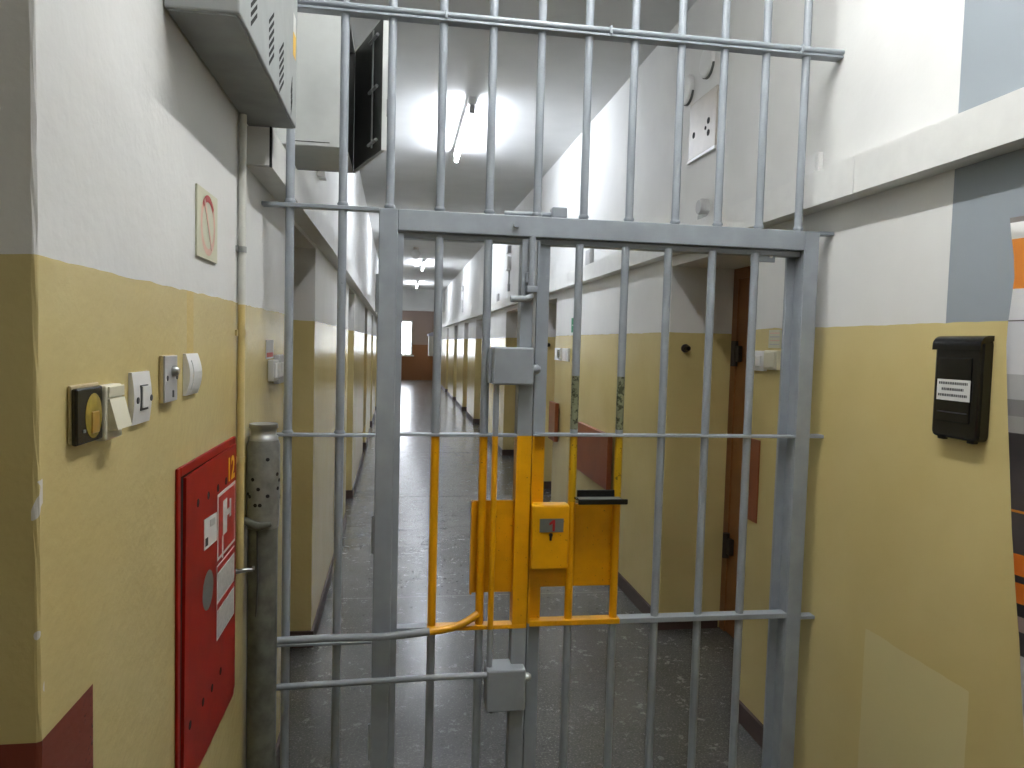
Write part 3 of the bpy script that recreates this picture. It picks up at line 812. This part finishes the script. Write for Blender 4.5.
# poster curling off the right wall at the frame edge
edge = [(218, 1010), (235, 1011.5), (255, 1014), (278, 1014.5), (300, 1011.5), (325, 1008), (345, 1006.5), (380, 1007), (420, 1008), (470, 1010), (530, 1012), (580, 1015), (610, 1017), (640, 1019.5), (700, 1022), (768, 1026)]
ps = thing('poster', 'large orange and photographic poster curling off the right wall', 'poster', (XR, 1.2, .5))
m = MB(); vs = []; fs = []; ny = 12
for i, (py, px) in enumerate(edge):
    q = on_x(px, py, XR - .03)
    for k in range(ny + 1):
        f = k / ny
        y = q.y + (0.62 - q.y) * f
        x = XR - .003 - .027 * max(0, 1 - f * 3.0) ** 2
        vs.append((x, y, q.z))
for i in range(len(edge) - 1):
    for k in range(ny): fs.append((i * (ny + 1) + k, (i + 1) * (ny + 1) + k, (i + 1) * (ny + 1) + k + 1, i * (ny + 1) + k + 1))
m._add(vs, fs, True); sh = m.build('sheet', 'poster_print', ps)
so = sh.modifiers.new('thickness', 'SOLIDIFY'); so.thickness = .0012; so.offset = 0

# ------------------------------------------------------------------ right wall, behind the gate
def rthing(name, label, cat, y, z, group=None): return thing(name, label, cat, (XR, y, z), group)
def rb(x_out, y0, y1, z0, z1, name, mat, parent, x_in=.0005, b=.003):
    return B(XR - x_out, XR - x_in, y0, y1, z0, z1, b=b).build(name, mat, parent)
s = rthing('light_switch', 'white double switch on the right wall behind the gate post', 'switch', 2.85, 1.55)
rb(.018, 2.79, 2.925, 1.517, 1.600, 'box', 'white_plastic', s); rb(.026, 2.81, 2.85, 1.535, 1.58, 'rocker', 'white_plastic', s, .018); rb(.026, 2.86, 2.90, 1.535, 1.58, 'rocker', 'grey_plastic', s, .018)
s = rthing('light_switch', 'cream rocker switch under a paper card behind the right gate post', 'switch', 2.72, 1.55)
rb(.022, 2.68, 2.782, 1.525, 1.603, 'box', 'cream_plastic', s); rb(.030, 2.69, 2.77, 1.533, 1.595, 'rocker', 'cream_plastic', s, .022)
s = rthing('notice_card', 'cream instruction card above the switch behind the right gate post', 'card', 2.73, 1.65)
rb(.003, 2.69, 2.785, 1.612, 1.685, 'card', 'card_cream', s, b=0)
for k in range(4): rb(.0036, 2.70, 2.775, 1.625 + k * .015, 1.629 + k * .015, 'printed_line', 'ring_faded' if k % 2 else 'grey_plastic', s, .003, 0)
s = rb(.006, 2.815, 2.953, .88, 1.228, 'wall_board', 'brown_board', None); tag(s, 'narrow red-brown board fixed to the right wall by the near niche', 'board')
def wallboard(y0, y1, z0, z1, lab):
    s = rthing('folding_seat', lab, 'folding seat', (y0 + y1) / 2, z0, 'brown folded seats on the right wall')
    rb(.05, y0, y1, z0, z1, 'seat_board', 'brown_board', s, .015, .004)
    for y in (y0 + .08, y1 - .08): rb(.0148, y - .03, y + .03, z0 + .05, z1 - .05, 'bracket', 'iron_dark', s)
wallboard(4.87, 5.75, .60, .985, 'folded brown wooden seat on the right wall beyond the first niche')
wallboard(6.62, 6.90, .70, 1.06, 'smaller brown folded board just before the second right-hand niche')
s = rthing('control_panel', 'pale metal plate with three holes high on the right wall', 'panel', 3.53, 2.58)
rb(.012, 3.375, 3.70, 2.58, 2.865, 'plate', 'beige_metal', s); rb(.016, 3.37, 3.705, 2.563, 2.579, 'bottom_lip', 'white_plastic', s)
for (px, py, r) in ((708.5, 120.5, .016), (705.5, 128, .010), (708.3, 132.5, .016), (693.8, 135.5, .016)):
    q = on_x(px, py, XR - .012)
    MB().tube([(XR - .0135, q.y, q.z), (XR - .0105, q.y, q.z)], r, 12).build('hole', 'black_slot', s)
for (px, py, lab) in ((709, 62, 'upper round blanking cover above the metal plate on the right wall'), (689, 90, 'round blanking cover left of the upper one on the right wall')):
    q = on_x(px, py, XR)
    s = thing('blanking_cover', lab, 'cover', (XR, q.y, q.z), 'round covers on the right wall')
    MB().tube([(XR - .0005, q.y, q.z), (XR - .018, q.y, q.z), (XR - .022, q.y, q.z)], [.075, .075, .062], 24).build('disc', 'white_plastic', s)
    MB().tube([(XR - .0003, q.y - .0, q.z - .008), (XR - .012, q.y, q.z - .008)], .073, 24).build('dark_disc', 'cabinet_inside', s)  # dark disc set slightly lower, showing below the cover edge
q = on_x(697, 212, XR - .05)
s = thing('alarm_siren', 'small round grey siren on top of the right trunking', 'siren', (XR - .04, q.y, 2.2265))
MB().tube([(XR - .0005, q.y, 2.30), (XR - .03, q.y, 2.30), (XR - .045, q.y, 2.30)], [.042, .042, .034], 18).build('dome', 'grey_plastic', s)
B(XR - .04, XR - .005, q.y - .02, q.y + .02, 2.2262, 2.262, b=.004).build('base', 'cabinet_grey', s)
for (px, py, lab) in ((590, 257, 'tiny grey box on the right trunking left of the siren'), (498.5, 300, 'tiny grey box on the right trunking far behind the gate stile')):
    q = on_x(px, py, XR)
    s = thing('junction_box', lab, 'junction box', (XR, q.y, 2.2262), 'small boxes on the right trunking')
    rb(.03, q.y - .12, q.y + .03, 2.2265, 2.36, 'box', 'grey_plastic', s)
    rb(.034, q.y - .10, q.y + .01, 2.245, 2.34, 'lid', 'grey_plastic', s, .03)
s = thing('junction_box', 'clear white box on the trunking where the bars meet the right wall', 'junction box', (XR, 2.46, 2.2262), 'small boxes on the right trunking')
rb(.022, 2.455, 2.56, 2.2265, 2.315, 'box', 'white_plastic', s); rb(.025, 2.47, 2.545, 2.24, 2.30, 'lid', 'white_plastic', s, .022)
s = rthing('exit_sign', 'small green escape sign on the right wall behind the gate', 'sign', 6.2, 1.72)
rb(.004, 6.05, 6.27, 1.715, 1.84, 'plate', 'sign_green', s, b=0); rb(.0046, 6.08, 6.24, 1.772, 1.782, 'stripe', 'paper_white', s, .004, 0); rb(.0046, 6.07, 6.13, 1.73, 1.765, 'arrow', 'paper_white', s, .004, 0)
s = rthing('light_switch', 'white switch with a black half on the right wall by the second niche', 'switch', 6.7, 1.5)
rb(.02, 6.62, 6.86, 1.46, 1.575, 'box', 'white_plastic', s); rb(.024, 6.64, 6.72, 1.475, 1.56, 'button', 'black_plastic', s, .02)
s = rthing('light_switch', 'plain white switch beneath the green sign on the right wall', 'switch', 6.4, 1.5)
rb(.02, 6.30, 6.54, 1.46, 1.575, 'box', 'white_plastic', s); rb(.026, 6.34, 6.50, 1.475, 1.56, 'rocker', 'white_plastic', s, .02)
for (px, y, lab) in ((685, 3.9, 'black knob on the reveal of the nearest right niche'), (548, 7.9, 'black knob on the reveal of the second right niche')):
    q = on_y(px, 348, y)
    s = thing('door_stop', lab, 'knob', (q.x, y, 1.6), 'black knobs in the niches')
    MB().tube([(q.x, y - .0005, 1.602), (q.x, y - .012, 1.602)], .024, 14).build('rosette', 'iron_dark', s)
    MB().tube([(q.x, y - .012, 1.602), (q.x, y - .04, 1.602), (q.x + .0, y - .055, 1.602)], [.010, .018, .012], 12).build('knob', 'black_plastic', s)
for (px, y0_, lab) in ((510, 0, 'white lamp box with thin conduit high on the right wall, nearer one'), (464, 0, 'white lamp box with thin conduit high on the right wall, farther one')):
    q = on_x(px, 270, XR)
    s = thing('alarm_lamp', lab, 'lamp box', (XR, q.y, 2.3), 'lamp boxes on the right wall')
    rb(.05, q.y - .08, q.y + .08, 2.62, 2.80, 'box', 'white_plastic', s); rb(.05, q.y - .07, q.y + .07, 2.85, 2.95, 'lens', 'grey_plastic', s)
    MB().tube([(XR - .012, q.y, 2.43), (XR - .012, q.y, 2.6195)], .010, 8).build('conduit', 'grey_plastic', s)
    rb(.03, q.y - .05, q.y + .05, 2.33, 2.43, 'connector', 'grey_plastic', s)
# unidentified pale shape; its white body stands in for the window's reflection
s = thing('reflection_block', 'pale shape with lilac top at the far end, body imitating window reflection', 'cabinet', (1.3, 28.6, 1.05))
B(1.10, XR - .0005, 28.3, 28.9, 1.05, 1.82, b=.01).build('body', 'white_plastic', s)
m = MB(); m.prism([(1.06, 1.825), (1.06, 1.90), (XR - .001, 2.08), (XR - .001, 1.825)], 'y', 28.25, 28.95); m.build('sloping_top', 'lilac', s)
B(1.095, 1.10, 28.34, 28.86, 1.1, 1.78).build('door', 'paper_white', s)  # front of the reflection stand-in, not a cabinet door
